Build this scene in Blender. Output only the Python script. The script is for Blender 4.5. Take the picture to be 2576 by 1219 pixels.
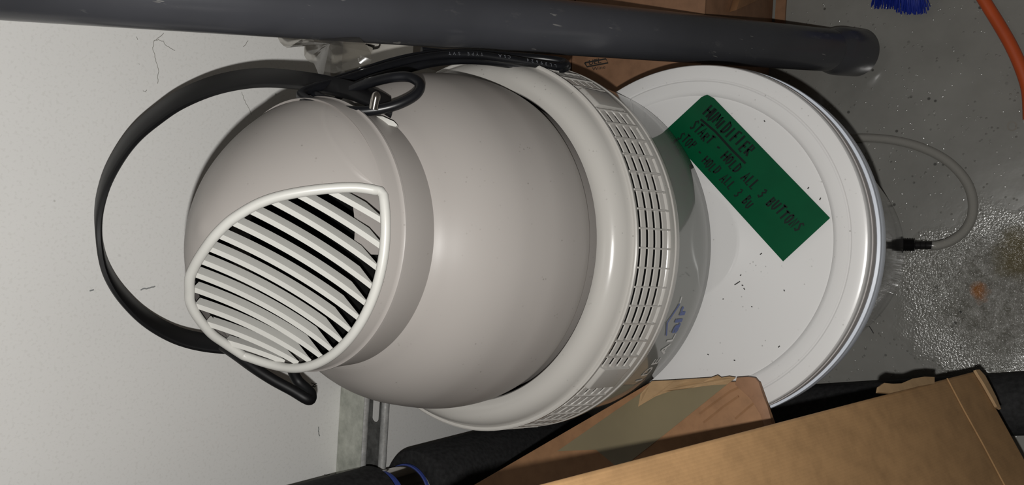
import bpy, bmesh, math, random
from mathutils import Vector, Matrix, noise
R_ = math.radians
rnd = random.Random(7)
sc = bpy.context.scene
COL = sc.collection
for o in list(bpy.data.objects):
    bpy.data.objects.remove(o, do_unlink=True)

# ------------------------------------------------------------------ camera (portrait photo lying on its side)
F, CX, CY, CAMH = 1950.0, 1288.0, 609.5, 1.0072
M = Matrix(((0.0593645, -0.9982364, 0.0),
            (-0.8046564, -0.0478524, 0.5918093),
            (-0.5907656, -0.0351325, -0.8060780)))     # photo axes (right, down, forward) -> world
CAM = Vector((0, 0, CAMH))
right, down, fwd = (M.col[i].copy() for i in range(3))
cd = bpy.data.cameras.new('camera'); cam = bpy.data.objects.new('camera', cd); COL.objects.link(cam)
cd.sensor_width = 36.0; cd.lens = F / 2576 * 36; cd.clip_start = 0.02
cam.matrix_world = Matrix.Translation(CAM) @ Matrix((right, -down, -fwd)).transposed().to_4x4()
sc.camera = cam
# ------------------------------------------------------------------ world, flash, exposure
w = bpy.data.worlds.new('world'); sc.world = w; w.use_nodes = True
w.node_tree.nodes['Background'].inputs[0].default_value = (1.0, 0.93, 0.84, 1)
w.node_tree.nodes['Background'].inputs[1].default_value = 0.045
ld = bpy.data.lights.new('phone_flash', 'POINT'); lo = bpy.data.objects.new('phone_flash', ld); COL.objects.link(lo)
ld.energy = 12.2; ld.shadow_soft_size = 0.0035; ld.color = (1.0, 0.985, 0.955)
lo.location = CAM + M @ Vector((-0.003, 0.025, 0.0))
sc.view_settings.view_transform = 'Standard'; sc.view_settings.look = 'None'
sc.view_settings.gamma = 1.0; sc.view_settings.use_curve_mapping = False
sc.view_settings.exposure = 0.0

# ------------------------------------------------------------------ helpers
def ray(u, v): return M @ Vector(((u - CX) / F, (v - CY) / F, 1.0))
def on_z(u, v, z):
    d = ray(u, v); return CAM + d * ((z - CAMH) / d.z)
def on_y(u, v, y):
    d = ray(u, v); return CAM + d * (y / d.y)
def at_d(u, v, t): return CAM + ray(u, v) * t
def on_plane(u, v, p, n):
    d = ray(u, v); return CAM + d * ((p - CAM).dot(n) / d.dot(n))

def srgb(r, g, b):
    f = lambda c: (c / 255 / 12.92) if c / 255 <= .04045 else ((c / 255 + .055) / 1.055) ** 2.4
    return (f(r), f(g), f(b), 1)

class NT:
    def __init__(s, name):
        s.m = bpy.data.materials.new(name); s.m.use_nodes = True
        s.t = s.m.node_tree; s.p = s.t.nodes['Principled BSDF']; s.out = s.t.nodes['Material Output']
    def n(s, typ, **kw):
        nd = s.t.nodes.new(typ)
        for k, v in kw.items():
            if k in nd.inputs: nd.inputs[k].default_value = v
            else: setattr(nd, k, v)
        return nd
    def l(s, a, b): s.t.links.new(a, b)
    def coord(s, scale=1.0, loc=(0, 0, 0)):
        if not hasattr(s, 'co'): s.co = s.n('ShaderNodeTexCoord')
        mp = s.n('ShaderNodeMapping'); s.l(s.co.outputs['Object'], mp.inputs[0])
        mp.inputs['Scale'].default_value = scale if hasattr(scale, '__len__') else (scale,) * 3
        mp.inputs['Location'].default_value = loc
        return mp.outputs[0]
    def noise(s, scale, detail=3, rough=.5, co=None):
        nd = s.n('ShaderNodeTexNoise', Scale=scale, Detail=detail, Roughness=rough)
        s.l(co or s.coord(), nd.inputs['Vector']); return nd.outputs['Fac']
    def ramp(s, fac, stops):
        r = s.n('ShaderNodeValToRGB'); s.l(fac, r.inputs[0]); e = r.color_ramp.elements
        while len(e) < len(stops): e.new(.5)
        for i, (p, c) in enumerate(stops):
            e[i].position = p; e[i].color = c if hasattr(c, '__len__') else (c, c, c, 1)
        return r.outputs[0]
    def mix(s, fac, a, b, mode='MIX'):
        m = s.n('ShaderNodeMix', data_type='RGBA', blend_type=mode)
        for sock, val in ((m.inputs[0], fac), (m.inputs[6], a), (m.inputs[7], b)):
            if hasattr(val, 'is_output') or hasattr(val, 'links'): s.l(val, sock)
            else: sock.default_value = val
        return m.outputs[2]
    def bump(s, h, strength=.2, dist=.001):
        b = s.n('ShaderNodeBump', Strength=strength, Distance=dist); s.l(h, b.inputs['Height'])
        s.l(b.outputs[0], s.p.inputs['Normal']); return b

def plain(name, col, rough=.5, metal=0, spec=.5, var=.05, vscale=30, specks=0.0, bump=0.0, bscale=300, coat=0):
    t = NT(name); p = t.p
    c = tuple(col)
    dk = tuple(x * (1 - var * 2) for x in c[:3]) + (1,)
    lt = tuple(min(1, x * (1 + var)) for x in c[:3]) + (1,)
    base = t.ramp(t.noise(vscale, 4), [(.3, dk), (.7, lt)])
    if specks:
        v = t.n('ShaderNodeTexVoronoi', Scale=230.0); t.l(t.coord(), v.inputs['Vector'])
        f = t.ramp(v.outputs['Distance'], [(.0, 1.0), (specks, 1.0), (specks + .10, 0.0)])
        v2 = t.noise(55, 2); g = t.ramp(v2, [(.55, 0.0), (.68, .5)])
        mm = t.n('ShaderNodeMath', operation='MULTIPLY'); t.l(f, mm.inputs[0]); t.l(g, mm.inputs[1])
        base = t.mix(mm.outputs[0], base, (.10, .09, .075, 1))
    t.l(base, p.inputs['Base Color'])
    p.inputs['Roughness'].default_value = rough; p.inputs['Metallic'].default_value = metal
    p.inputs['Specular IOR Level'].default_value = spec; p.inputs['Coat Weight'].default_value = coat
    if bump: t.bump(t.noise(bscale, 4, .6), bump, .0006)
    return t.m

def link(name, me, mat, parent=None):
    o = bpy.data.objects.new(name, me); COL.objects.link(o)
    if mat and not me.materials: me.materials.append(mat)
    if parent is not None:
        o.parent = parent
        o.matrix_parent_inverse = parent.matrix_world.inverted() if parent.type != 'EMPTY' else Matrix.Translation(-parent.location)
    return o
def mesh(name, verts, faces, mat, parent=None, smooth=True, sharp=35):
    me = bpy.data.meshes.new(name); me.from_pydata([tuple(v) for v in verts], [], faces); me.validate()
    bm = bmesh.new(); bm.from_mesh(me); bmesh.ops.remove_doubles(bm, verts=bm.verts, dist=1e-6)
    bmesh.ops.recalc_face_normals(bm, faces=bm.faces); bm.to_mesh(me); bm.free()
    if smooth:
        me.polygons.foreach_set('use_smooth', [True] * len(me.polygons)); me.set_sharp_from_angle(angle=R_(sharp))
    return link(name, me, mat, parent)
def thing(name, label, cat, loc=(0, 0, 0), group=None):
    o = bpy.data.objects.new(name, None); COL.objects.link(o); o.location = loc; o.empty_display_size = .02
    return tag(o, label, cat, group)
def tag(o, label, cat, group=None):
    o['label'] = label; o['category'] = cat
    if group: o['group'] = group
    return o
def structure(o): o['kind'] = 'structure'; return o
def revolve(name, prof, c, mat, parent=None, n=128, closed=False, t0=0, t1=360, sharp=35):
    full = abs(t1 - t0) >= 360; vs = []; fs = []; m = len(prof); k = n if full else n + 1
    for i in range(k):
        a = R_(t0 + (t1 - t0) * i / n)
        for r, z in prof: vs.append((c[0] + r * math.cos(a), c[1] + r * math.sin(a), z))
    for i in range(n):
        j = (i + 1) % k
        for q in range(m if closed else m - 1):
            q2 = (q + 1) % m
            fs.append((i * m + q, j * m + q, j * m + q2, i * m + q2))
    return mesh(name, vs, fs, mat, parent, sharp=sharp)
def spline(pts, n=8, closed=False):
    P = [Vector(p) for p in pts]; out = []; L = len(P)
    for i in range(L if closed else L - 1):
        if closed: a, b, c, d = P[(i - 1) % L], P[i], P[(i + 1) % L], P[(i + 2) % L]
        else: a, b, c, d = P[max(i - 1, 0)], P[i], P[i + 1], P[min(i + 2, L - 1)]
        for k in range(n):
            t = k / n
            out.append(.5 * ((2 * b) + (c - a) * t + (2 * a - 5 * b + 4 * c - d) * t * t + (3 * b - a - 3 * c + d) * t ** 3))
    if not closed: out.append(P[-1])
    return out
def sweep(path, section, closed=False, up=None):
    """vertices/faces of a section (list of (a,b)) moved along a path; a along the side axis, b along the up axis"""
    vs, fs = [], []; L = len(path); prev = None; m = len(section)
    for i, p in enumerate(path):
        a = path[(i - 1) % L] if closed or i else p; b = path[(i + 1) % L] if closed or i < L - 1 else p
        t = (b - a).normalized()
        if up is not None:
            u = up if isinstance(up, Vector) else up[i]
            s = t.cross(u).normalized(); uu = u
        else:
            if prev is None: prev = t.orthogonal().normalized()
            s = (prev - t * prev.dot(t)).normalized(); prev = s; uu = t.cross(s).normalized()
        for x, y in section: vs.append(p + s * x + uu * y)
    for i in range(L if closed else L - 1):
        j = (i + 1) % L
        for q in range(m): fs.append((i * m + q, j * m + q, j * m + (q + 1) % m, i * m + (q + 1) % m))
    if not closed: fs += [tuple(range(m)), tuple(range((L - 1) * m, L * m))]
    return vs, fs
def circle(r, n=14): return [(r * math.cos(2 * math.pi * k / n), r * math.sin(2 * math.pi * k / n)) for k in range(n)]
def tube(name, path, r, mat, parent=None, closed=False, n=14):
    vs, fs = sweep(path, circle(r, n), closed); return mesh(name, vs, fs, mat, parent, sharp=60)
def capped_cylinder(name, a, b, prof, mat, parent=None, n=40, closed=False, sharp=35):
    """profile (radius, distance along a->b)"""
    a, b = Vector(a), Vector(b); t = (b - a).normalized(); s = t.orthogonal().normalized(); u = t.cross(s)
    vs, fs = [], []; m = len(prof)
    for i in range(n):
        q = 2 * math.pi * i / n
        for r, h in prof: vs.append(a + t * h + (s * math.cos(q) + u * math.sin(q)) * r)
    for i in range(n):
        j = (i + 1) % n
        for k in range(m if closed else m - 1): fs.append((i * m + k, j * m + k, j * m + (k + 1) % m, i * m + (k + 1) % m))
    return mesh(name, vs, fs, mat, parent, sharp=sharp)
def prism(name, poly, ext, mat, parent=None, bevel=0.0, seg=2, smooth=False):
    vs = [Vector(p) for p in poly]; n = len(vs); e = Vector(ext); vs += [p + e for p in vs]
    fs = [tuple(range(n)), tuple(range(2 * n - 1, n - 1, -1))] + [(i, (i + 1) % n, n + (i + 1) % n, n + i) for i in range(n)]
    me = bpy.data.meshes.new(name); bm = bmesh.new(); bv = [bm.verts.new(v) for v in vs]
    for f in fs: bm.faces.new([bv[i] for i in f])
    bmesh.ops.recalc_face_normals(bm, faces=bm.faces)
    if bevel: bmesh.ops.bevel(bm, geom=list(bm.edges), offset=bevel, segments=seg, affect='EDGES', profile=.6)
    bm.to_mesh(me); bm.free()
    if bevel: me.polygons.foreach_set('use_smooth', [True] * len(me.polygons)); me.set_sharp_from_angle(angle=R_(40))
    return link(name, me, mat, parent)
def box(name, lo, hi, mat, parent=None, bevel=0.002, rot=0, pivot=None):
    x0, y0, z0 = lo; x1, y1, z1 = hi
    pts = [Vector((x0, y0, z0)), Vector((x1, y0, z0)), Vector((x1, y1, z0)), Vector((x0, y1, z0))]
    if rot:
        c = Vector(pivot) if pivot else (pts[0] + pts[2]) / 2
        Rz = Matrix.Rotation(R_(rot), 3, 'Z'); pts = [c + Rz @ (p - c) for p in pts]
    return prism(name, pts, (0, 0, z1 - z0), mat, parent, bevel)
def strokes(name, lines, width, mat, parent, normal, lift=.0003):
    """flat pen strokes lying on a surface"""
    vs, fs = [], []
    for ln in lines:
        ln = [Vector(p) for p in ln]; b0 = len(vs)
        for i, p in enumerate(ln):
            t = (ln[min(i + 1, len(ln) - 1)] - ln[max(i - 1, 0)])
            t = t.normalized() if t.length > 1e-9 else Vector((1, 0, 0))
            s = t.cross(normal).normalized() * width * .5
            vs += [p + s + normal * lift, p - s + normal * lift]
        for i in range(len(ln) - 1): fs.append((b0 + 2 * i, b0 + 2 * i + 1, b0 + 2 * i + 3, b0 + 2 * i + 2))
    me = bpy.data.meshes.new(name); me.from_pydata([tuple(v) for v in vs], [], fs)
    return link(name, me, mat, parent)
def text_mesh(s, size, bold=0.0):
    cu = bpy.data.curves.new('text', 'FONT'); cu.body = s; cu.size = size; cu.offset = bold; cu.resolution_u = 3
    ob = bpy.data.objects.new('text', cu); COL.objects.link(ob)
    me = bpy.data.meshes.new_from_object(ob.evaluated_get(bpy.context.evaluated_depsgraph_get()))
    COL.objects.unlink(ob); bpy.data.objects.remove(ob); bpy.data.curves.remove(cu)
    return me

# ------------------------------------------------------------------ materials
m_shell = plain('warm_grey_plastic', srgb(154, 149, 145), .40, spec=.22, var=.012, vscale=14, specks=.08)
m_ring = plain('light_grey_plastic', srgb(178, 175, 170), .22, spec=.4, var=.012, vscale=14, specks=.08)
m_louvre = plain('louvre_plastic', srgb(190, 189, 184), .38, var=.01)
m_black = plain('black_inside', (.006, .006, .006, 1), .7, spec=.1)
m_tank = plain('smoky_tank_plastic', srgb(128, 130, 126), .08, spec=.6, var=.02)
m_lid = plain('white_lid_plastic', srgb(209, 208, 207), .26, spec=.5, var=.012, vscale=9, specks=.085)
m_skirt = plain('shaded_lid_edge', srgb(170, 165, 163), .4, var=.05)  # white plastic greyed: the shadow below the lid rim is in the colour
m_collar = plain('bluish_white_plastic', srgb(206, 212, 222), .28, var=.01)
m_tape = plain('green_tape', srgb(0, 70, 42), .28, spec=.25, var=.06, vscale=45, bump=.08, bscale=60)
m_ink = plain('dark_marker_ink', (.0025, .0075, .006, 1), .6, spec=.2, var=.1)
m_blackrub = plain('black_rubber', (.004, .004, .0048, 1), .5, spec=.35, var=.1)
m_cord = plain('black_cord_jacket', (.006, .0064, .008, 1), .33, spec=.4, var=.15, vscale=60)
m_foam = plain('black_foam', (.030, .030, .031, 1), .8, spec=.2, var=.2, vscale=200, bump=.3, bscale=900)
m_chrome = plain('bright_metal', (.62, .58, .53, 1), .14, 1, var=.05)
m_blue = plain('blue_cushion', srgb(62, 78, 150), .45)
m_orange = plain('orange_cord', srgb(190, 82, 40), .40, var=.06)
m_bristle = plain('blue_bristle', srgb(24, 44, 140), .4)
m_fit = plain('black_fitting', (.012, .011, .012, 1), .3, var=.1)
m_white = plain('white_board', srgb(200, 196, 188), .6)
m_letter = plain('white_print', srgb(214, 214, 212), .4, var=.01)
m_letterb = plain('blue_print', srgb(66, 86, 146), .4, var=.01)
m_dark = plain('dark_print', (.02, .017, .014, 1), .6)
m_crack = plain('hairline', srgb(132, 128, 121), .8)
m_scratch = plain('pale_scuff', srgb(150, 152, 152), .5)

def card(name, col, sc_=1.0, line_dir=None):
    t = NT(name)
    c = col[:3]
    fib = t.noise(1.0, 5, .65, t.coord((60, 60, 60)))
    base = t.ramp(fib, [(.25, tuple(x * .78 for x in c) + (1,)), (.55, c + (1,)), (.8, tuple(min(1, x * 1.12) for x in c) + (1,))])
    blot = t.ramp(t.noise(9, 3), [(.35, .86), (.65, 1.0)])
    base = t.mix(1.0, base, blot, 'MULTIPLY')
    if line_dir:
        wv = t.n('ShaderNodeTexWave', wave_type='BANDS', bands_direction='X', Scale=1.0, Distortion=1.2, Detail=2.0)
        wv.inputs['Detail Scale'].default_value = 2.0
        mp = t.n('ShaderNodeVectorMath', operation='DOT_PRODUCT'); t.l(t.coord(), mp.inputs[0]); mp.inputs[1].default_value = line_dir
        cb = t.n('ShaderNodeCombineXYZ'); t.l(mp.outputs['Value'], cb.inputs[0]); t.l(cb.outputs[0], wv.inputs['Vector'])
        ln = t.ramp(wv.outputs['Fac'], [(.0, .86), (.12, 1.0), (1, 1.0)])
        base = t.mix(.4, base, t.mix(1.0, base, ln, 'MULTIPLY'))
        t.bump(wv.outputs['Fac'], .12, .001)
    t.l(base, t.p.inputs['Base Color']); t.p.inputs['Roughness'].default_value = .62
    t.p.inputs['Specular IOR Level'].default_value = .25
    return t.m
m_card = card('brown_cardboard', srgb(150, 112, 80))
m_card_dk = card('dull_cardboard', srgb(146, 110, 84))
m_paper = card('torn_kraft_paper', srgb(172, 142, 106))
m_packtape = plain('olive_packing_tape', srgb(118, 108, 84), .35, spec=.4, var=.05, vscale=20)

def galv(name, lo_, hi_, rough, metal, sc1=60):
    t = NT(name)
    t.l(t.ramp(t.noise(sc1, 5, .65), [(.3, lo_), (.7, hi_)]), t.p.inputs['Base Color'])
    t.l(t.ramp(t.noise(150, 3), [(.35, rough * .7), (.7, rough * 1.3)]), t.p.inputs['Roughness'])
    t.p.inputs['Metallic'].default_value = metal
    t.bump(t.noise(220, 4), .25, .0004)
    return t.m
m_galv = galv('galvanised_steel', srgb(158, 161, 152), srgb(204, 206, 196), .6, .2)
m_galv2 = galv('galvanised_lit', srgb(170, 170, 168), srgb(220, 220, 218), .28, .3, 90)  # paler copy of the steel, highlights along the lips put into its colour
m_galv3 = galv('galvanised_shaded', srgb(96, 96, 94), srgb(150, 150, 148), .3, .4, 90)  # darker copy of the steel, shade inside the channel put into its colour

def pvc():
    t = NT('grey_pvc')
    base = t.ramp(t.noise(7, 4), [(.3, srgb(58, 59, 63)), (.7, srgb(72, 73, 78))])
    sm = t.ramp(t.noise(1, 5, .7, t.coord((55, 55, 14))), [(.60, 0.0), (.75, .35)])
    base = t.mix(sm, base, srgb(112, 110, 108))
    sc1 = t.ramp(t.noise(1, 2, .5, t.coord((420, 60, 60))), [(.70, 0.0), (.73, .55)])
    pick = t.ramp(t.noise(22, 2), [(.55, 0.0), (.62, 1.0)])
    mm = t.n('ShaderNodeMath', operation='MULTIPLY'); t.l(sc1, mm.inputs[0]); t.l(pick, mm.inputs[1])
    base = t.mix(mm.outputs[0], base, srgb(150, 148, 144))
    t.l(base, t.p.inputs['Base Color']); t.p.inputs['Roughness'].default_value = .27
    t.p.inputs['Specular IOR Level'].default_value = .5
    t.bump(t.noise(90, 4), .10, .0008)
    return t.m
m_pvc = pvc()

def wall_mat():
    t = NT('white_wall_paint')
    base = t.ramp(t.noise(3.5, 4), [(.3, srgb(240, 239, 236)), (.7, srgb(247, 246, 243))])
    fine = t.ramp(t.noise(380, 2), [(.33, srgb(205, 203, 198)), (.45, (1, 1, 1, 1))])
    base = t.mix(.16, base, t.mix(1.0, base, fine, 'MULTIPLY'))
    v = t.n('ShaderNodeTexVoronoi', Scale=38.0); t.l(t.coord(), v.inputs['Vector'])
    sp = t.ramp(v.outputs['Distance'], [(.0, 1.0), (.035, 1.0), (.06, 0.0)])
    g = t.ramp(t.noise(12, 2), [(.5, 0.0), (.6, .6)])
    mm = t.n('ShaderNodeMath', operation='MULTIPLY'); t.l(sp, mm.inputs[0]); t.l(g, mm.inputs[1])
    base = t.mix(mm.outputs[0], base, srgb(120, 116, 108))
    t.l(base, t.p.inputs['Base Color']); t.p.inputs['Roughness'].default_value = .55
    t.p.inputs['Specular IOR Level'].default_value = .3
    t.bump(t.noise(170, 4), .05, .0005)
    return t.m
m_wall = wall_mat()

def floor_mat():
    t = NT('grey_painted_concrete')
    co = t.coord()
    base = t.ramp(t.noise(11, 5, .6), [(.3, srgb(127, 126, 121)), (.7, srgb(142, 141, 136))])
    # worn, stained patch with its own outline
    def patch(x, y, r, soft, wob=.05):
        sub = t.n('ShaderNodeVectorMath', operation='SUBTRACT'); t.l(co, sub.inputs[0]); sub.inputs[1].default_value = (x, y, 0)
        nz = t.n('ShaderNodeTexNoise', Scale=26.0, Detail=4.0); t.l(co, nz.inputs['Vector'])
        s2 = t.n('ShaderNodeVectorMath', operation='MULTIPLY_ADD'); t.l(nz.outputs['Color'], s2.inputs[0])
        s2.inputs[1].default_value = (wob, wob, 0); t.l(sub.outputs[0], s2.inputs[2])
        s3 = t.n('ShaderNodeVectorMath', operation='SUBTRACT'); t.l(s2.outputs[0], s3.inputs[0]); s3.inputs[1].default_value = (wob / 2, wob / 2, 0)
        ln = t.n('ShaderNodeVectorMath', operation='LENGTH'); t.l(s3.outputs[0], ln.inputs[0])
        mr = t.n('ShaderNodeMapRange'); t.l(ln.outputs['Value'], mr.inputs[0])
        for i, vv in ((1, r), (2, r + soft), (3, 1.0), (4, 0.0)): mr.inputs[i].default_value = vv
        return mr.outputs[0]
    worn = patch(-.030, .075, .04, .07, .09)
    stain = patch(-.024, .088, .004, .008, .04)
    stain2 = patch(.018, .055, .012, .02, .06)
    ringw = patch(.012, .286, .118, .020, .01)
    wn = t.ramp(t.noise(90, 5, .7), [(.35, srgb(104, 102, 94)), (.65, srgb(150, 149, 143))])
    base = t.mix(worn, base, wn)
    base = t.mix(stain2, base, srgb(100, 92, 68))
    base = t.mix(stain, base, srgb(146, 96, 52))
    v = t.n('ShaderNodeTexVoronoi', Scale=70.0); t.l(co, v.inputs['Vector'])
    sp = t.ramp(v.outputs['Distance'], [(.0, 1.0), (.09, 1.0), (.15, 0.0)])
    gm = t.ramp(t.noise(30, 2), [(.5, 0.0), (.58, .8)])
    mm = t.n('ShaderNodeMath', operation='MULTIPLY'); t.l(sp, mm.inputs[0]); t.l(gm, mm.inputs[1])
    base = t.mix(mm.outputs[0], base, srgb(60, 59, 56))
    t.l(base, t.p.inputs['Base Color'])
    rr = t.n('ShaderNodeMapRange'); t.l(worn, rr.inputs[0]); rr.inputs[3].default_value = .24; rr.inputs[4].default_value = .13
    t.l(rr.outputs[0], t.p.inputs['Roughness']); t.p.inputs['Specular IOR Level'].default_value = .6
    # bumps: broad orange peel, small raised grains, rough grit in the worn patch
    grains = t.n('ShaderNodeTexVoronoi', Scale=170.0); t.l(co, grains.inputs['Vector'])
    gr = t.ramp(grains.outputs['Distance'], [(.0, 1.0), (.22, 0.0)])
    gsel = t.ramp(t.noise(60, 3), [(.46, 0.0), (.60, 1.0)])
    gmul = t.n('ShaderNodeMath', operation='MULTIPLY'); t.l(gr, gmul.inputs[0]); t.l(gsel, gmul.inputs[1])
    b1 = t.n('ShaderNodeBump', Strength=.22, Distance=.002); t.l(t.noise(26, 4), b1.inputs['Height'])
    b2 = t.n('ShaderNodeBump', Strength=.75, Distance=.0016); t.l(gmul.outputs[0], b2.inputs['Height']); t.l(b1.outputs[0], b2.inputs['Normal'])
    grit = t.n('ShaderNodeMath', operation='MULTIPLY'); t.l(t.noise(430, 2, .5), grit.inputs[0]); t.l(worn, grit.inputs[1])
    b3 = t.n('ShaderNodeBump', Strength=.9, Distance=.0022); t.l(grit.outputs[0], b3.inputs['Height']); t.l(b2.outputs[0], b3.inputs['Normal'])
    t.l(b3.outputs[0], t.p.inputs['Normal'])
    t.p.inputs['Coat Weight'].default_value = .5; t.p.inputs['Coat Roughness'].default_value = .07; t.l(b3.outputs[0], t.p.inputs['Coat Normal'])
    return t.m
m_floor = floor_mat()

def clear(name, tint, alpha_mix, rough=.12, diff=.0, dcol=(.5, .49, .46, 1)):
    t = NT(name); t.t.nodes.remove(t.p)
    tr = t.n('ShaderNodeBsdfTransparent', Color=tint); gl = t.n('ShaderNodeBsdfGlossy', Color=(1, 1, 1, 1), Roughness=rough)
    df = t.n('ShaderNodeBsdfDiffuse', Color=dcol)
    fr = t.n('ShaderNodeFresnel', IOR=1.45)
    a = t.n('ShaderNodeMixShader'); t.l(fr.outputs[0], a.inputs[0]); t.l(tr.outputs[0], a.inputs[1]); t.l(gl.outputs[0], a.inputs[2])
    b = t.n('ShaderNodeMixShader', Fac=diff); t.l(a.outputs[0], b.inputs[1]); t.l(df.outputs[0], b.inputs[2])
    t.l(b.outputs[0], t.out.inputs[0]); return t.m
m_clear = clear('clear_bucket_plastic', (.95, .935, .93, 1), 0, .10, .06)
m_hose = clear('cloudy_vinyl_hose', (.72, .70, .64, 1), 0, .18, .45)
m_bag = clear('shaded_polythene', (.66, .64, .60, 1), 0, .10, .22, (.22, .21, .19, 1))  # film tinted dark to carry the shadow behind the bag

# ------------------------------------------------------------------ the setting
WY = .674
floor = structure(mesh('floor', [(-2.2, -1.2, 0), (2.2, -1.2, 0), (2.2, WY, 0), (-2.2, WY, 0)], [(0, 1, 2, 3)], m_floor, smooth=False))
wall = structure(prism('wall_back', [(-2.2, WY, 0), (2.2, WY, 0), (2.2, WY, 2.4), (-2.2, WY, 2.4)], (0, .12, 0), m_wall))
NW = Vector((0, -1, 0))
def wl(pts):
    out = []
    for a, b in zip(pts, pts[1:]):
        n = max(1, int(math.hypot(b[0] - a[0], b[1] - a[1]) / 4)); jt = 1.3 if n > 2 else 0
        out += [on_y(a[0] + (b[0] - a[0]) * k / n + rnd.uniform(-jt, jt), a[1] + (b[1] - a[1]) * k / n + rnd.uniform(-jt, jt), WY) for k in range(n)]
    return out + [on_y(pts[-1][0], pts[-1][1], WY)]
strokes('crack', [wl([(412, 84), (400, 95), (386, 104), (384, 125), (388, 135), (393, 158), (398, 172), (397, 195), (396, 210)]),
                  wl([(386, 102), (398, 99), (410, 104), (418, 115), (426, 119), (440, 127)]),
                  wl([(607, 230), (614, 250), (622, 266), (632, 288)]), wl([(625, 102), (618, 112), (611, 118)]),
                  wl([(343, 92), (346, 100)]), wl([(349, 160), (350, 162)]), wl([(359, 228), (365, 231), (369, 226)])], .00045, m_crack, wall, NW)
strokes('pen_mark', [wl([(781, 961), (797, 970), (782, 973), (793, 963), (797, 964)]), wl([(788, 969), (791, 973)]),
                     wl([(815, 1193), (822, 1194), (829, 1192)])], .0007, m_dark, wall, NW)
strokes('scuff', [wl([(800, 1071), (801, 1083), (804, 1096)]), wl([(236, 728), (225, 731)]), wl([(352, 728), (372, 724), (390, 719)])], .0012, m_scratch, wall, NW)

# ------------------------------------------------------------------ bucket
LC = (.00995, .28587); LZ = .370
bucket = thing('bucket', 'white lidded round bucket standing on the grey floor under the humidifier', 'bucket', (LC[0], LC[1], 0))
lid_prof = [(.0005, .3665), (.048, .3665), (.0505, .3672), (.054, .3672), (.0565, .3662), (.1285, .3660), (.1295, .3675), (.1325, .3690),
            (.1405, .3693), (.1418, .3684), (.1430, .3694), (.1520, .3700), (.1542, .3694), (.1552, .3680), (.1556, .3645),
            (.1558, .3520), (.1548, .3515), (.1540, .3530), (.1535, .3640), (.0005, .3640)]
revolve('lid', lid_prof, LC, m_lid, bucket, 160)
revolve('lid_skirt', [(.1562, .3600), (.1566, .3590), (.1566, .3475), (.1556, .3465), (.1546, .3475), (.1546, .3600)], LC, m_skirt, bucket, 160, True)['label'] = 'lower edge of the lid with shade put into its grey'
revolve('bucket_collar', [(.1535, .3455), (.1585, .3450), (.1592, .3430), (.1585, .3405), (.1575, .3395), (.1588, .3370), (.1590, .3260), (.1578, .3250), (.1528, .3260)], LC, m_collar, bucket, 160, True)
bb = revolve('bucket_wall', [(.1522, .355), (.1510, .300), (.1205, .012), (.1180, .002), (.115, .0006), (.111, .0030), (.0005, .0036)], LC, m_clear, bucket, 128)
bb['label'] = 'see-through lower wall of the bucket'
# bulkhead fitting at the foot of the bucket
fa = on_z(2228, 615, .040); fb = on_z(2346, 617, .030)
fd = (fb - fa).normalized(); fl = (fb - fa).length; fk = fl / .0625
def fsc(pr): return [(r, h * fk) for r, h in pr]
fit = capped_cylinder('hose_fitting', fa, fb, fsc([(.0005, -.004), (.0080, -.004), (.0080, .008), (.0130, .008), (.0130, .0115), (.0085, .0115), (.0085, .012)]), m_fit, bucket, 40)
def hexprof(nm, h0, h1, r, n):
    return capped_cylinder(nm, fa, fb, fsc([(.0005, h0), (r * .93, h0), (r, h0 + .001), (r, h1 - .001), (r * .93, h1), (.0005, h1)]), m_fit, fit, n, sharp=25)
hexprof('hex_nut', .0115, .0235, .0102, 6)
th = [(.0005, .0235)]
for k in range(7): th += [(.0062, .0237 + k * .0022), (.0076, .0248 + k * .0022)]
th += [(.0060, .0392), (.0005, .0392)]
capped_cylinder('thread', fa, fb, fsc(th), m_fit, fit, 28, sharp=20)
bp = [(.0005, .039)]
for k in range(3): bp += [(.0046, .039 + k * .0068), (.0050, .0405 + k * .0068), (.0043, .0452 + k * .0068)]
bp += [(.0043, .0630), (.0005, .0630)]
capped_cylinder('hose_barb', fa, fb, fsc(bp), m_fit, fit, 28, sharp=20)
# hose
hp = [fb - fd * .001, fb + fd * .005] + [on_z(u, v, z) for u, v, z in
      [(2392, 606, .024), (2424, 583, .018), (2444, 548, .012), (2447, 505, .0075), (2434, 462, .0055), (2405, 424, .0055), (2365, 393, .0055), (2310, 368, .0055),
       (2250, 353, .0055), (2190, 347, .0055), (2135, 347, .0055), (2080, 352, .0055)]]
hose = tube('drain_hose', spline(hp, 8), .0051, m_hose, None, n=18)
tag(hose, 'cloudy clear hose looping over the floor from the black bucket fitting', 'hose')

LT = .3661
deb = []
for u, v, du, dv in [(1848, 716, 14, -9), (1866, 716, 4, 2), (1871, 724, 3, 4), (1745, 716, 8, 2), (2083, 846, 4, 1), (2062, 503, 3, -6), (1922, 303, 3, 3), (1731, 300, 2, 3), (1958, 873, 4, -4), (1890, 770, 3, 2),
                     (1865, 690, -3, 3), (1912, 640, 5, -4), (1780, 890, 3, 2), (1640, 238, 4, 2), (1818, 752, 3, -1), (1998, 480, 3, 2), (2035, 470, -3, 5), (1846, 905, 4, 1), (1705, 300, 3, 3), (1972, 728, 2, 4)]:
    deb.append([on_z(u, v, LT), on_z(u + du, v + dv, LT)])
strokes('dirt_specks', deb, .0009, m_dark, bucket, Vector((0, 0, 1)), .0003)['kind'] = 'stuff'
strokes('stray_wire', [[on_z(u, v, .001) for u, v in [(2176, 818), (2186, 819), (2191, 826), (2198, 838)]]], .0010, m_fit, floor, Vector((0, 0, 1)), .0006)
strokes('stain_ring', [[on_z(2546 + 11 * math.cos(k * .524), 317 + 11 * math.sin(k * .524), 0) for k in range(13)]], .0018, m_crack, floor, Vector((0, 0, 1)), .0002)

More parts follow.
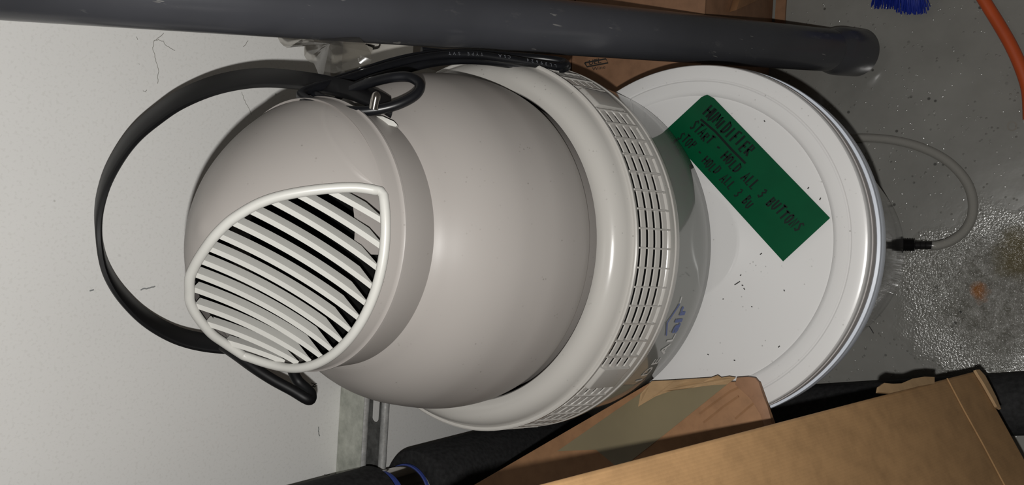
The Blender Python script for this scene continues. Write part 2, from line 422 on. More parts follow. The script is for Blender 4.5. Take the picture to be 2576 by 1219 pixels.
# ------------------------------------------------------------------ green tape with handwriting
TZ = .3703
tq = [on_z(*q, TZ) for q in [(1765, 244), (1796, 247), (2088, 548), (1970, 657)]]
t3 = tq[3] + (tq[0] - tq[2]) + (Vector((0, 0, 0)))
tape_poly = [tq[0], on_z(1779, 238, TZ), tq[1], tq[2], tq[3], on_z(1672, 330, TZ)]
tape = prism('tape_strip', [p - Vector((0, 0, .0004)) for p in tape_poly], (0, 0, .0005), m_tape)
tag(tape, 'dark green tape strip with handwriting stuck across the white bucket lid', 'tape')
G = {'H': [[(0, 0), (0, 1)], [(.6, 0), (.65, 1)], [(0, .5), (.62, .52)]], 'U': [[(0, 1), (.05, .2), (.25, 0), (.45, .15), (.55, .95)]],
     'M': [[(0, 0), (.1, 1), (.35, .35), (.6, 1), (.75, 0)]], 'I': [[(.2, 0), (.22, 1)]], 'D': [[(.05, 0), (.05, 1), (.45, .85), (.55, .45), (.4, .1), (0, 0)]],
     'F': [[(.1, 0), (.1, 1), (.55, 1)], [(.1, .52), (.45, .55)]], 'E': [[(.55, 1), (.1, 1), (.1, 0), (.55, .05)], [(.1, .5), (.5, .52)]],
     'R': [[(.1, 0), (.1, 1), (.5, .9), (.5, .6), (.12, .5), (.6, 0)]], 'S': [[(.55, .85), (.3, 1), (.1, .78), (.3, .52), (.5, .3), (.3, .02), (.05, .15)]],
     'T': [[(.3, 0), (.32, 1)], [(0, .98), (.65, 1)]], 'A': [[(0, 0), (.3, 1), (.6, 0)], [(.12, .35), (.5, .38)]],
     'O': [[(.3, 1), (.05, .7), (.08, .2), (.3, 0), (.52, .25), (.5, .8), (.3, 1)]], 'L': [[(.1, 1), (.1, 0), (.55, .03)]],
     'P': [[(.1, 0), (.1, 1), (.5, .9), (.5, .58), (.12, .48)]], 'B': [[(.1, 0), (.1, 1), (.45, .9), (.42, .58), (.1, .52), (.5, .35), (.45, .05), (.1, 0)]],
     'N': [[(.05, 0), (.08, 1), (.5, 0), (.55, 1)]], '3': [[(.05, .9), (.35, 1), (.5, .75), (.2, .55), (.5, .3), (.3, 0), (.02, .12)]],
     '-': [[(.1, .45), (.55, .5)]], ' ': []}
def hand(s, uv0, uv1, size):
    a = on_z(*uv0, TZ); b = on_z(*uv1, TZ); d = (b - a).normalized(); upv = Vector((0, 0, 1)).cross(d)
    step = (b - a).length / len(s); out = []
    for i, ch in enumerate(s):
        o = a + d * (i * step) + upv * rnd.uniform(-.0008, .0008); sc_ = size * rnd.uniform(.9, 1.08)
        for ln in G[ch]:
            out.append([o + d * (x * step * 1.15) + upv * (y * sc_) + d * (y * sc_ * .08) + upv * rnd.uniform(-.0003, .0003) for x, y in ln])
    return out
NZ = Vector((0, 0, 1))
L1 = hand('HUMIDIFIER', (1768, 288), (1882, 396), .0105) + [[on_z(1763, 300, TZ), on_z(1800, 331, TZ), on_z(1840, 375, TZ), on_z(1876, 411, TZ)]]
L2 = hand('START - HOLD ALL 3 BUTTONS', (1735, 320), (2006, 588), .0090)
L3 = hand('STOP - HOLD ALL 3 BU', (1705, 346), (1885, 527), .0082)
strokes('handwriting', L1, .0019, m_ink, tape, NZ, .0006)
strokes('handwriting', L2, .0016, m_ink, tape, NZ, .0006)
strokes('handwriting', L3, .0014, m_ink, tape, NZ, .0006)

# ------------------------------------------------------------------ humidifier
BC = (-.0021, .41096); B3 = Vector((BC[0], BC[1], 0))
hum = thing('humidifier', 'big grey domed humidifier with louvred outlet standing on the white bucket', 'humidifier', (BC[0], BC[1], .3705))
tank = revolve('water_tank', [(.0005, .3706), (.150, .3706), (.1552, .3716), (.1568, .3745), (.1572, .40), (.1570, .4450), (.140, .4455)], BC, m_tank, hum, 160)
revolve('base_rim', [(.1535, .4610), (.1570, .4604), (.1586, .4590), (.1591, .4560), (.1591, .4520), (.1600, .4512), (.1602, .4475), (.1594, .4442), (.1560, .4440), (.1520, .4450)], BC, m_ring, hum, 160, True)
revolve('vent_gap_shade', [(.1508, .506), (.1514, .500), (.1552, .4600), (.1552, .455)], BC, m_black, hum, 128)  # black sheet added to paint the shade between the vent rings
for k in range(4):
    z = .4955 - k * .0097; q = .1535 + .0011 * k
    revolve('vent_ring', [(q - .0003, z + .0026), (q + .0006, z + .0024), (q + .0017, z - .0020), (q + .0011, z - .0027), (q, z - .0024)], BC, m_ring, hum, 128, True)
rib_me = None
for k in range(68):
    a = -51.53 - 5.295 * k
    am = ((a + 180) % 360) - 180
    if any(abs(((am - q) + 180) % 360 - 180) < 4.6 for q in (-41.5, -128.0, 50, 140)): continue
    if rib_me is None:
        ob = prism('vent_rib', [(.1520, -.0006, .5030), (.1549, -.0006, .5025), (.1596, -.0006, .4605), (.1592, -.0006, .4590), (.1550, -.0006, .4590)], (0, .0012, 0), m_ring, hum)
        rib_me = ob.data
    else: ob = link('vent_rib', rib_me, None, hum)
    ob.matrix_basis = Matrix.Translation(B3) @ Matrix.Rotation(R_(a), 4, 'Z')
for a in (-41.5, -128.0, 50, 140):
    ps = []
    for r, z in ((.1530, .5030), (.1570, .4985), (.1600, .4640), (.1588, .4600), (.1500, .4600), (.1500, .5030)): ps.append(Vector((r, -.0105, z)))
    Rz = Matrix.Rotation(R_(a), 3, 'Z')
    prism('vent_clip', [B3 + Rz @ p for p in ps], Rz @ Vector((0, .021, 0)), m_ring, hum, .0012, 2)
revolve('upper_ring', [(.1275, .495), (.1284, .5190), (.1294, .5205), (.1330, .5216), (.1385, .5214), (.1430, .5196), (.1468, .5160), (.1494, .5112), (.1506, .5078), (.1518, .5064),
                       (.1536, .5070), (.1546, .5064), (.1548, .5040), (.1540, .5026), (.1505, .5030)], BC, m_ring, hum, 160)
dome_k = [(.1238, .500), (.1240, .5240), (.1266, .5256), (.1284, .5285), (.1296, .536), (.1300, .545), (.1297, .556), (.1285, .567), (.1265, .5770), (.1240, .588), (.1209, .600), (.1172, .610),
          (.1128, .6190), (.1078, .6270), (.1020, .6345), (.0962, .6410), (.0905, .6470), (.084, .652)]
sp = [(p.x, p.y) for p in spline([(r, z, 0) for r, z in dome_k[3:]], 4)]
revolve('dome', dome_k[:3] + sp, BC, m_shell, hum, 160)
# outlet cap: collar ring + hood (part of a sphere), opening cut towards the front left
HC = .676
nd, sd = Vector((-.70711, -.70711, 0)), Vector((.70711, -.70711, 0))
def cap_pt(n_, s_, z): return B3 + nd * n_ + sd * s_ + Vector((0, 0, z))
def lerp_tab(x, xs, ys):
    if x <= xs[0]: return ys[0]
    for a in range(len(xs) - 1):
        if x <= xs[a + 1]: return ys[a] + (ys[a + 1] - ys[a]) * (x - xs[a]) / (xs[a + 1] - xs[a])
    return ys[-1]
# hood shape: height over radius, and the edge of the opening (s along it, n outwards, z up)
RK = [0, .0080, .0185, .0335, .0468, .0585, .0685, .0770, .0850, .0885]
ZK = [.7530, .7515, .748, .740, .731, .721, .711, .701, .689, .676]
EDGE = [(-.0773, .0391, .6988), (-.0718, .0319, .7124), (-.0659, .0274, .7234), (-.0556, .0213, .7355), (-.0472, .0172, .7424), (-.0397, .0148, .7455), (-.0304, .0126, .7489),
        (-.0219, .0117, .7500), (-.0120, .0115, .7506), (.0025, .0115, .7503), (.0120, .0113, .7482), (.0213, .0114, .7450), (.0355, .0130, .7372), (.0476, .0171, .7278), (.0604, .0237, .7146), (.0711, .0310, .7000), (.0763, .0376, .6888)]
ES = [e[0] for e in EDGE]
edge_s = spline([(a, b, c) for a, b, c in EDGE], 5)
def e_n(s_): return lerp_tab(s_, [p.x for p in edge_s], [p.y for p in edge_s])
_rz = spline([(a, b, 0) for a, b in zip([-.008] + RK, [.7515] + ZK)], 8); _rk = [p.x for p in _rz]; _zk = [p.y for p in _rz]
def z_hood(r): return lerp_tab(r, _rk, _zk)
def e_z(s_):
    z = lerp_tab(s_, [p.x for p in edge_s], [p.z for p in edge_s]); f = max(0.0, min(1.0, (s_ + .005) / .035)); f = f * f * (3 - 2 * f)
    return z * (1 - f) + z_hood(math.hypot(s_, e_n(s_))) * f
revolve('outlet_collar', [(.0855, .6870), (.0868, .6886), (.0876, .6860), (.0888, .6790), (.0893, .6772), (.0902, .6764), (.0902, .6748), (.0890, .6738), (.0884, .6500), (.0860, .6440), (.0840, .6440), (.0845, .6870)], BC, m_shell, hum, 160, True)
def hood(name, mat, k, s0, s1, NS=110, NA=50):
    vs, fs = [], []; R0 = .0884
    for i in range(NS + 1):
        s_ = s0 + (s1 - s0) * (.5 - .5 * math.cos(math.pi * i / NS)); rho = math.sqrt(max(1e-8, R0 ** 2 - s_ ** 2))
        inside = ES[0] < s_ < ES[-1]
        n0 = min(e_n(s_), rho * .999) if inside else rho * .999
        dz = (e_z(s_) - z_hood(math.hypot(s_, n0))) if inside else 0
        a0 = math.acos(max(-1, min(1, n0 / rho)))
        for q in range(NA + 1):
            a = a0 + (math.pi - a0) * q / NA; n_ = rho * math.cos(a)
            z = z_hood(math.hypot(n_, s_)) + dz * max(0, 1 - (n0 - n_) / .07) ** 2
            vs.append(cap_pt(n_ * k - (1 - k) * .03, s_ * k, HC + (z - HC) * k))
    for i in range(NS):
        for q in range(NA): fs.append((i * (NA + 1) + q, (i + 1) * (NA + 1) + q, (i + 1) * (NA + 1) + q + 1, i * (NA + 1) + q + 1))
    return mesh(name, vs, fs, mat, hum, sharp=85)
hood('outlet_hood', m_shell, 1.0, -.0882, .0882)
hood('outlet_dark_liner', m_black, .93, -.0882, .046, 40, 24)['label'] = 'black liner added to darken the inside of the outlet'  # black shell added so flash-lit hood walls stay dark behind the louvres
revolve('outlet_throat', [(.0005, .650), (.0825, .650), (.0836, .660)], BC, m_black, hum, 64)  # black disc added to close off the darkened outlet below
revolve('inner_duct', [(.0600, .651), (.0600, .6860), (.0570, .6860), (.0570, .651)], BC, m_shell, hum, 24, True, -100, -48)
# rim around the opening
lipA = [cap_pt(p.y, p.x, e_z(p.x) + .0006) for p in reversed(edge_s)]
aA = math.degrees(math.atan2(EDGE[-1][0], EDGE[-1][1])); aB = math.degrees(math.atan2(EDGE[0][0], EDGE[0][1])); lipB = []
for i in range(1, 60):
    a = R_(aB + (aA - aB) * i / 60); q = .0866
    lipB.append(cap_pt(q * math.cos(a), q * math.sin(a), .6893 + .0095 * max(0, 1 - (i / 60) / .167) ** 1.8))
low = [Vector((B3.x + (p.x - B3.x) * 1.004, B3.y + (p.y - B3.y) * 1.004, .6840)) for p in [lipA[-1]] + lipB[:13]]
up_ = [lipA[-1]] + lipB[:13]; nl_ = len(low)
mesh('outlet_hood', up_ + low, [(i, i + 1, nl_ + i + 1, nl_ + i) for i in range(nl_ - 1)], m_shell, hum)
tube('opening_rim', lipA + lipB, .0030, m_louvre, hum, True, 12)
# louvre blades
for k in range(13):
    sa, sr = .0612 - .0110 * k, .0656 - .0104 * k
    A = cap_pt(e_n(sa) + .0005, sa, e_z(sa) - .0012); nq = math.sqrt(.0838 ** 2 - sr ** 2); Q = cap_pt(nq, sr, .6878)
    hor = (Q - A); hor.z = 0; side = hor.cross(Vector((0, 0, 1))).normalized()
    if side.dot(sd) < 0: side = -side
    c = (Q - A).normalized(); inw = side.cross(c).normalized()
    if inw.z > 0: inw = -inw
    L = (Q - A).length; sag = (.0043 + .0003 * max(0, k - 5)) * (L / .08) ** 2; dp = .0076; NB = 18
    top = [A.lerp(Q, i / NB) + inw * sag * 4 * (i / NB) * (1 - i / NB) for i in range(NB + 1)]
    fe = max(.5, 1 - .0125 / L)
    ia = max(i for i in range(NB + 1) if i / NB <= fe)
    bot = [top[i] + inw * dp for i in range(ia + 1)] + [top[-1] - c * .002 + inw * .0012]
    vv, ff = [], []; n = len(top); T = n + len(bot)
    for off in (-.0017, .0017): vv += [p + side * off for p in top] + [p + side * off for p in bot]
    loop = list(range(n)) + list(range(T - 1, n - 1, -1))
    for i in range(len(loop)): a_, b_ = loop[i], loop[(i + 1) % len(loop)]; ff.append((a_, b_, b_ + T, a_ + T))
    for base in (0, T):
        for i in range(n - 1):
            j0, j1 = min(i, len(bot) - 1), min(i + 1, len(bot) - 1)
            ff.append((base + i, base + i + 1, base + n + j1, base + n + j0) if j0 != j1 else (base + i, base + i + 1, base + n + j0))
    mesh('louvre', vv, ff, m_louvre, hum, sharp=30)
# pivot pin and small ledge on the collar side
q0 = at_d(941, 266, .484); q1 = at_d(948, 230, .482)
capped_cylinder('pivot_pin', q0, q1, [(.0005, -.002), (.0030, -.002), (.0030, .0045), (.0029, .0062), (.0023, .0078), (.0012, .0087), (.0002, .0090)], m_chrome, hum, 24)['label'] = 'shiny metal pin'
lp = [at_d(u, v, d) for u, v, d in [(938, 290, .5), (962, 292, .494), (990, 304, .492), (1000, 314, .492), (996, 319, .493), (975, 314, .494), (950, 302, .498)]]
prism('pin_ledge', lp, M @ Vector((0, 0, .008)), m_louvre, hum, .0008)
# lettering on the tank
def on_tank(s, th0, z0, size, mat, bold=0.0, wid=1.0):
    me = text_mesh(s, size, bold); Rt = .1576
    xs = [v.co.x for v in me.vertices]; x0 = min(xs)
    for v in me.vertices:
        a = R_(th0) + (v.co.x - x0) * wid / Rt; v.co = Vector((BC[0] + Rt * math.cos(a), BC[1] + Rt * math.sin(a), z0 + v.co.y))
    me.materials.clear(); me.name = 'lettering'
    return link('lettering', me, mat, tank)
for ch, th0, wd in (('I', -133.6, 1.0), ('D', -131.0, 1.0), ('E', -126.0, 1.0), ('A', -122.2, 1.0), ('L', -117.2, 1.0)):
    on_tank(ch, th0, .4050, .0165, m_letter, .0002, wd)
for ch, th0 in (('a', -114.2), ('i', -110.6), ('r', -108.2)): on_tank(ch, th0, .4060, .0200, m_letterb, .0008, 1.0)
Rt = .1577
def cyl_poly(nm, pts, mat):
    vv = [(BC[0] + Rt * math.cos(R_(a)), BC[1] + Rt * math.sin(R_(a)), z) for a, z in pts]
    return mesh(nm, vv, [tuple(range(len(vv)))], mat, tank, smooth=False)
cyl_poly('lettering', [(-114.9, .4245), (-110.2, .4350), (-110.2, .4325), (-114.6, .4228)], m_letterb)
cyl_poly('lettering', [(-110.2, .4350), (-104.2, .4235), (-104.6, .4215), (-110.2, .4325)], m_letterb)
cyl_poly('lettering', [(-104.1, .4232), (-102.2, .4232), (-102.2, .4218), (-104.1, .4218)], m_letter)  # white bar painted as a reflection on the tank, beside the letters

# ------------------------------------------------------------------ carry strap of the humidifier
sp_f = [(985, 292, .492), (955, 275, .494), (905, 256, .500), (860, 243, .512), (800, 230, .530), (734, 221, .555), (664, 217, .572), (594, 224, .585), (524, 242, .596), (454, 273, .604), (402, 308, .608), (350, 351, .610),
        (310, 400, .612), (275, 462, .614), (256, 520, .616), (249, 570, .618), (251, 622, .620), (261, 676, .624), (279, 719, .628), (308, 762, .634), (352, 808, .642), (400, 842, .648), (453, 867, .652), (515, 882, .655), (590, 889, .658), (640, 890, .66)]
def strap_axis(u, v, d, k=1.0):
    p = at_d(u, v, d); return ((at_d(u - 4, v - 43, d + .018) - p) * k)
pth = spline([at_d(*q) for q in sp_f], 5); axs = spline([strap_axis(*q) for q in sp_f], 5)
tk = .0024
sec = [(-tk, .07), (-tk * .5, 0), (tk * .5, 0), (tk, .07), (tk, .93), (tk * .5, 1), (-tk * .5, 1), (-tk, .93)]
vs, fs = sweep(pth, sec, up=axs)
strap = mesh('carry_strap', vs, fs, m_blackrub, hum, sharp=50); strap['label'] = 'flat black strap looping over the wall'
sp2 = [(560, 868, .655), (596, 893, .652), (640, 925, .650), (687, 955, .650), (735, 981, .651), (768, 1001, .652), (781, 1004, .656), (782, 990, .662), (768, 975, .665), (750, 958, .666), (738, 936, .664), (728, 905, .66)]
vs, fs = sweep(spline([at_d(*q) for q in sp2], 6), circle(.0046, 14))
mesh('strap_end', vs, fs, m_blackrub, hum, sharp=60)

# ------------------------------------------------------------------ power cord coiled beside the dome
cord_pts = [(885, 226, .512), (930, 208, .506), (985, 195, .502), (1030, 194, .500), (1056, 212, .497), (1046, 238, .494), (1000, 263, .490), (940, 277, .488), (880, 279, .488), (820, 269, .492), (775, 252, .500),
            (758, 237, .508), (790, 222, .520), (850, 206, .535), (920, 184, .552), (990, 163, .568), (1060, 147, .582), (1130, 138, .592), (1200, 139, .600), (1270, 148, .607), (1340, 159, .613), (1395, 167, .618), (1420, 164, .622),
            (1414, 155, .628), (1360, 147, .630), (1290, 142, .626), (1210, 136, .618), (1130, 134, .608), (1050, 142, .594), (980, 158, .580), (900, 184, .562), (830, 207, .542), (784, 226, .526), (800, 244, .516), (850, 260, .512)]
cord = thing('power_cord', 'coiled black power cord draped between the grey dome and the leaning pipe', 'cord', at_d(940, 277, .488))
tube('cord_loop', spline([at_d(*q) for q in cord_pts], 7), .0033, m_cord, cord, n=14)
c2 = [(850, 240, .524), (925, 203, .545), (1000, 180, .566), (1075, 160, .584), (1140, 152, .598), (1205, 152, .608), (1280, 161, .616), (1350, 173, .621), (1400, 176, .624), (1426, 168, .628), (1410, 158, .636), (1320, 152, .636), (1240, 146, .632), (1150, 138, .622), (1060, 128, .61)]
tube('cord_loop', spline([at_d(*q) for q in c2], 7), .0033, m_cord, cord, n=14)

m_print = plain('grey_cord_print', srgb(72, 74, 80), .6)
txt = 'LL39624   CSA   TYPE SVT'
for i, chv in enumerate(txt):
    if chv == ' ': continue
    f = i / (len(txt) - 1); u = 1400 - 265 * f; v = 163 - 31 * f + 9 * math.sin(f * 3.1) * -1 + 3
    dd = .612 - .022 * f; cpos = at_d(u, v, dd - .0036)
    ex_ = (at_d(u - 10, v - 1.2, dd) - at_d(u, v, dd)).normalized(); ey_ = (at_d(u + 1.2, v + 10, dd) - at_d(u, v, dd)).normalized()
    me = text_mesh(chv, .0034)
    for q in me.vertices: q.co = cpos + ex_ * q.co.x + ey_ * (q.co.y - .0012)
    link('cord_print', me, m_print, cord)

# ------------------------------------------------------------------ leaning grey pipe
pa, pb = at_d(0, -51, .4757), at_d(2150, 132, .9325)
pdir = (pb - pa).normalized(); pend = pb + pdir * ((.004 - pb.z) / pdir.z * 0)
ptop = pa + pdir * ((WY - .03 - pa.y) / pdir.y)
plen = (pb - ptop).length
pipe = thing('plastic_pipe', 'long dark grey plastic pipe leaning from the floor to the white wall', 'pipe', pb)
rp = .02415
capped_cylinder('pipe_tube', ptop, pb, [(rp - .004, 0), (rp, 0), (rp, plen - .030), (rp - .004, plen - .030)], m_pvc, pipe, 64, True)
capped_cylinder('pipe_socket', ptop, pb, [(rp + .0001, plen - .0520), (rp + .0006, plen - .0480), (rp + .0018, plen - .0430), (rp + .0030, plen - .0380), (rp + .0036, plen - .0330), (rp + .0038, plen - .028), (rp + .0038, plen + .0060), (rp + .0032, plen + .0075), (rp + .0022, plen + .008), (rp - .0010, plen + .008), (rp - .0010, plen - .045)], m_pvc, pipe, 64, True)

# ------------------------------------------------------------------ cardboard box at the right behind the pipe
rb = thing('cardboard_box', 'brown cardboard box on the floor behind the leaning grey pipe', 'box', (.36, .5, 0))
X0, X1, Y0, Y1, ZT = .166, .56, .338, .664, .226
box('box_body', (X0, Y0, .004), (X1, Y1, ZT - .003), m_card_dk, rb, .002)
box('top_flap', (X0 - .001, Y0 - .002, ZT - .0025), (X1, (Y0 + Y1) / 2 - .001, ZT + .001), m_card_dk, rb, .001)
box('top_flap', (X0 - .001, (Y0 + Y1) / 2 + .001, ZT - .0025), (X1, Y1, ZT + .001), m_card_dk, rb, .001)
# folded cut-out and lower edge on the front face
hk = [on_y(u, v, Y0 - .001) for u, v in [(1834, 31), (1899, 2), (1905, -12), (1846, -6)]]
prism('folded_tab', hk, (0, -.010, .004), m_card, rb, .0008)
prism('bottom_flap', [(X0 + .10, Y0 - .003, .0005), (X1, Y0 - .003, .0005), (X1, Y0 - .016, .0005), (X0 + .10, Y0 - .016, .0005)], (0, 0, .004), m_card_dk, rb)
# printed frame and letters on the lid
def on_top(u, v): return on_z(u, v, ZT + .0012)
fr = [on_top(u, v) for u, v in [(1471, 158), (1524, 148), (1530, 158), (1477, 168)]]
strokes('printing', [fr + [fr[0]]], .0018, m_dark, rb, NZ, .0002)
me = text_mesh('UEL', .0135, .0002)
o_ = fr[3]; ex = (fr[2] - fr[3]).normalized(); ey = NZ.cross(ex)
for v in me.vertices: v.co = o_ + ex * (v.co.x * .75 + .002) + ey * (v.co.y * .62 + .0015) + Vector((0, 0, .0003))
link('printing', me, m_dark, rb)
me = text_mesh('Wine', .008)
o_ = on_top(1490, 178); 
for v in me.vertices: v.co = o_ + ex * v.co.x + ey * (v.co.y * .7) + Vector((0, 0, .0003))
link('printing', me, m_dark, rb)
# pale carton on top at the back
wb = thing('white_carton', 'small pale printed carton on the brown box by the wall', 'carton', (.30, .60, ZT + .001))
box('carton_body', (.175, .555, ZT + .0012), (.42, .662, .440), m_white, wb, .0015)
me = text_mesh('U', .020, .0006)
o_ = on_z(957, 124, .4403)
for v in me.vertices: v.co = o_ + Vector((v.co.x, v.co.y * .8, .0004))
link('printing', me, m_dark, wb)
strokes('printing', [[on_z(920, 111, .4403), on_z(943, 116, .4403)], [on_z(926, 113, .4403), on_z(940, 119, .4403)]], .0016, m_dark, wb, NZ, .0004)
# clear plastic bag
vs, fs = [], []; NU, NV = 34, 30
bo = [(700, 96, .655), (722, 120, .65), (745, 108, .645), (765, 100, .64), (766, 140, .635), (780, 156, .63), (790, 160, .62), (812, 195, .60), (880, 205, .585), (935, 150, .585), (905, 96, .60), (860, 70, .625), (780, 50, .65), (710, 60, .66)]
ctr = at_d(830, 110, .595)
edge = spline([Vector((u, v, d)) for u, v, d in bo], 3, True); edge = [at_d(p.x, p.y, p.z) for p in edge]
ne = len(edge); rings = 7
for r in range(rings + 1):
    f = r / rings
    for i, p in enumerate(edge):
        q = ctr.lerp(p, f); nz = abs(noise.noise(q * 24)) * .030 + abs(noise.noise(q * 70)) * .006
        q = q - ray(830, 110).normalized() * (.012 * (1 - f) + nz * (1 - f * .4)); vs.append(q)
for r in range(rings):
    for i in range(ne): fs.append((r * ne + i, r * ne + (i + 1) % ne, (r + 1) * ne + (i + 1) % ne, (r + 1) * ne + i))
bag = mesh('plastic_bag', vs, fs, m_bag, None, sharp=14)
tag(bag, 'crumpled clear plastic bag tucked behind the grey pipe against the wall', 'bag')

# ------------------------------------------------------------------ steel channel on the wall
ch = thing('steel_channel', 'galvanised slotted steel channel fixed flat across the white wall', 'bracket', (-.4, WY, .38))
zt, zb, yf = .4030, .3615, WY - .0413
xr = -.1755; xl = -.62
def chan(nm, lo, hi, mat, bev=.0006): return box(nm, lo, hi, mat, ch, bev)
chan('top_side', (xl, yf + .002, zt - .0025), (xr, WY - .0003, zt), m_galv)

def lip(zc):
    pr = []
    for k in range(13):
        a = math.pi * 1.25 * k / 12 - math.pi * .125; pr.append((yf + .0048 - .0048 * math.sin(a), zc + .0048 * math.cos(a)))
    inner = [(y + (yf + .0048 - y) * .3, zc + (z - zc) * .7) for y, z in reversed(pr)]
    o = prism('channel_lip', [Vector((xl, y, z)) for y, z in pr + inner], (xr - xl, 0, 0), m_galv2, ch)
    o.data.polygons.foreach_set('use_smooth', [True] * len(o.data.polygons)); o.data.set_sharp_from_angle(angle=R_(40))
lip(zt - .0048); lip(zb + .0048)
def slotted(nm, mk, w0, w1, mat):
    """strip from xl to xr with long slots; mk(x, w) gives the point"""
    vs, fs = [], []; wc = (w0 + w1) / 2; hw = .0062; slots = []; x = xr - .0105
    while x - .034 > xl + .01: slots.append((x - .034, x)); x -= .1016
    cuts = [xr] + [q for a, b in slots for q in (b, a)] + [xl]
    def quad(a, b, c, d):
        i0 = len(vs); vs.extend([mk(a, c), mk(b, c), mk(b, d), mk(a, d)]); fs.append((i0, i0 + 1, i0 + 2, i0 + 3))
    for i in range(0, len(cuts), 2): quad(cuts[i + 1], cuts[i], w0, w1)
    for a, b in slots:
        for sg, wo in ((-1, w0), (1, w1)):
            arc = []
            for k in range(9):
                t = math.pi * k / 8; cx = a + hw if t > math.pi / 2 + 1e-6 else b - hw
                arc.append((cx + hw * math.cos(t), wc + sg * hw * math.sin(t)))
            i0 = len(vs); vs.extend([mk(*p) for p in arc] + [mk(p[0], wo) for p in arc])
            for k in range(8): fs.append((i0 + k, i0 + k + 1, i0 + 10 + k, i0 + 9 + k))
    o = mesh(nm, vs, fs, mat, ch, smooth=False)
    m = o.modifiers.new('thickness', 'SOLIDIFY'); m.thickness = .0016; m.offset = 0
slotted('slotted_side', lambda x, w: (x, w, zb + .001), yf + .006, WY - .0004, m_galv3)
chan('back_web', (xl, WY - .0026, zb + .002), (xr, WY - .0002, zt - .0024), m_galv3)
# insulated pipe down the wall
AX, AY = -.291, .5985
ip = thing('insulated_pipe', 'vertical pipe in black foam sleeves clamped to the steel channel', 'pipe', (AX, AY, 0))
capped_cylinder('bare_pipe', (AX, AY, .001), (AX, AY, 1.6), [(.026, 0), (.026, 1.6)], m_galv2, ip, 40)
capped_cylinder('foam_sleeve', (AX, AY, .001), (AX, AY, 1), [(.0265, 0), (.046, 0), (.0495, .003), (.0495, .345), (.0470, .3495), (.0265, .3500)], m_foam, ip, 56)
capped_cylinder('foam_sleeve', (AX, AY, .412), (AX, AY, 1.6), [(.0265, 0), (.0400, .0005), (.0425, .004), (.0425, 1.1), (.0265, 1.1)], m_foam, ip, 56)
cl = thing('pipe_clamp', 'shiny metal pipe clamp with blue cushion holding the foam-sleeved pipe', 'clamp', (AX, AY, .38))
revolve('clamp_band', [(.0300, .3650), (.0335, .3640), (.0335, .3990), (.0300, .3980)], (AX, AY), m_chrome, cl, 64, True)
revolve('cushion', [(.0264, .3605), (.0345, .3605), (.0345, .3640), (.0300, .3645), (.0300, .3985), (.0345, .3990), (.0345, .4025), (.0264, .4025)], (AX, AY), m_blue, cl, 64, True)
box('clamp_ear', (AX - .006, AY - .056, .3680), (AX - .002, AY - .032, .3960), m_chrome, cl, .001)
box('clamp_ear', (AX + .002, AY - .056, .3680), (AX + .006, AY - .032, .3960), m_chrome, cl, .001)
capped_cylinder('clamp_bolt', (AX - .016, AY - .047, .382), (AX + .016, AY - .047, .382), [(.0005, 0), (.0055, 0), (.0055, .005), (.003, .005), (.003, .027), (.0055, .027), (.0055, .032), (.0005, .032)], m_chrome, cl, 6)
# black foam pipe on the floor
f0, f1 = on_z(1950, 1040, .033), on_z(2576, 1014, .033)
fdv = (f1 - f0).normalized(); f0 = f0 - fdv * .06; f1 = f1 + fdv * .35
fp = capped_cylinder('foam_pipe', f0, f1, [(.018, 0), (.0315, 0), (.0325, .002), (.0325, (f1 - f0).length), (.018, (f1 - f0).length)], m_foam, None, 48, True)
tag(fp, 'black foam pipe sleeve lying on the floor under the big carton', 'pipe')

# ------------------------------------------------------------------ small open carton beside the bucket
sb = thing('open_carton', 'worn brown carton with olive taped flap overhanging the white bucket lid', 'box', (-.30, .33, 0))
z2 = .385
P1, P2, P3, P4 = (on_z(*q, z2) for q in [(1240, 1188), (1640, 955), (1905, 948), (1950, 1075)])
H1, H2 = on_z(1440, 1262, z2 - .004), on_z(1700, 1150, z2 - .004)
def slab(nm, poly, t, mat, par, bev=.0008): return prism(nm, poly, (0, 0, t), mat, par, bev)
A0 = P1 + (P1 - P2) * .35
dirL = (P2 - P1).normalized(); perp = Vector((dirL.y, -dirL.x, 0)); perp = perp if perp.x < 0 else -perp
# flap with tape
A0 = A0 + perp * .001; P2 = P2 + perp * .001
slab('taped_flap', [A0, P2, P3 + (P4 - P3) * .10, P3 + (P4 - P3) * .98, P4 + perp * .045, A0 + perp * .24], -.0045, m_card, sb)
tp = [on_z(*q, z2 + .0002) for q in [(1612, 988), (1640, 962), (1832, 964), (1667, 1096), (1560, 1180), (1500, 1130), (1402, 1134)]]
slab('packing_tape', tp, .0004, m_packtape, sb, 0)
# torn paper edge, with folds
te = [(1612, 990), (1640, 958), (1700, 955), (1757, 951), (1790, 949), (1806, 943), (1815, 949), (1835, 946), (1852, 949), (1830, 966), (1790, 968), (1740, 975), (1690, 982), (1650, 996), (1606, 1022)]
vt = [on_z(u, v, z2 + .0012 + .0012 * ((i * 7) % 3)) for i, (u, v) in enumerate(te)]
slab('torn_paper', vt, .0006, m_paper, sb, 0)
cr = [(1852, 966), (1856, 948), (1885, 946), (1903, 949), (1912, 960), (1922, 990), (1934, 1020), (1945, 1060), (1950, 1078), (1930, 1082), (1915, 1040), (1890, 1000)]
slab('crushed_corner', [on_z(u, v, z2 + .0006) for u, v in cr], .0032, m_card_dk, sb, .0008)
for q in ([(1760, 1040), (1800, 1010), (1835, 985), (1870, 968)], [(1770, 1062), (1820, 1022), (1858, 996)], [(1850, 1052), (1885, 1022), (1910, 1004)]):
    vs, fs = sweep([on_z(u, v, z2 + .0006) for u, v in q], circle(.0009, 6)); mesh('crease', vs, fs, m_card, sb)
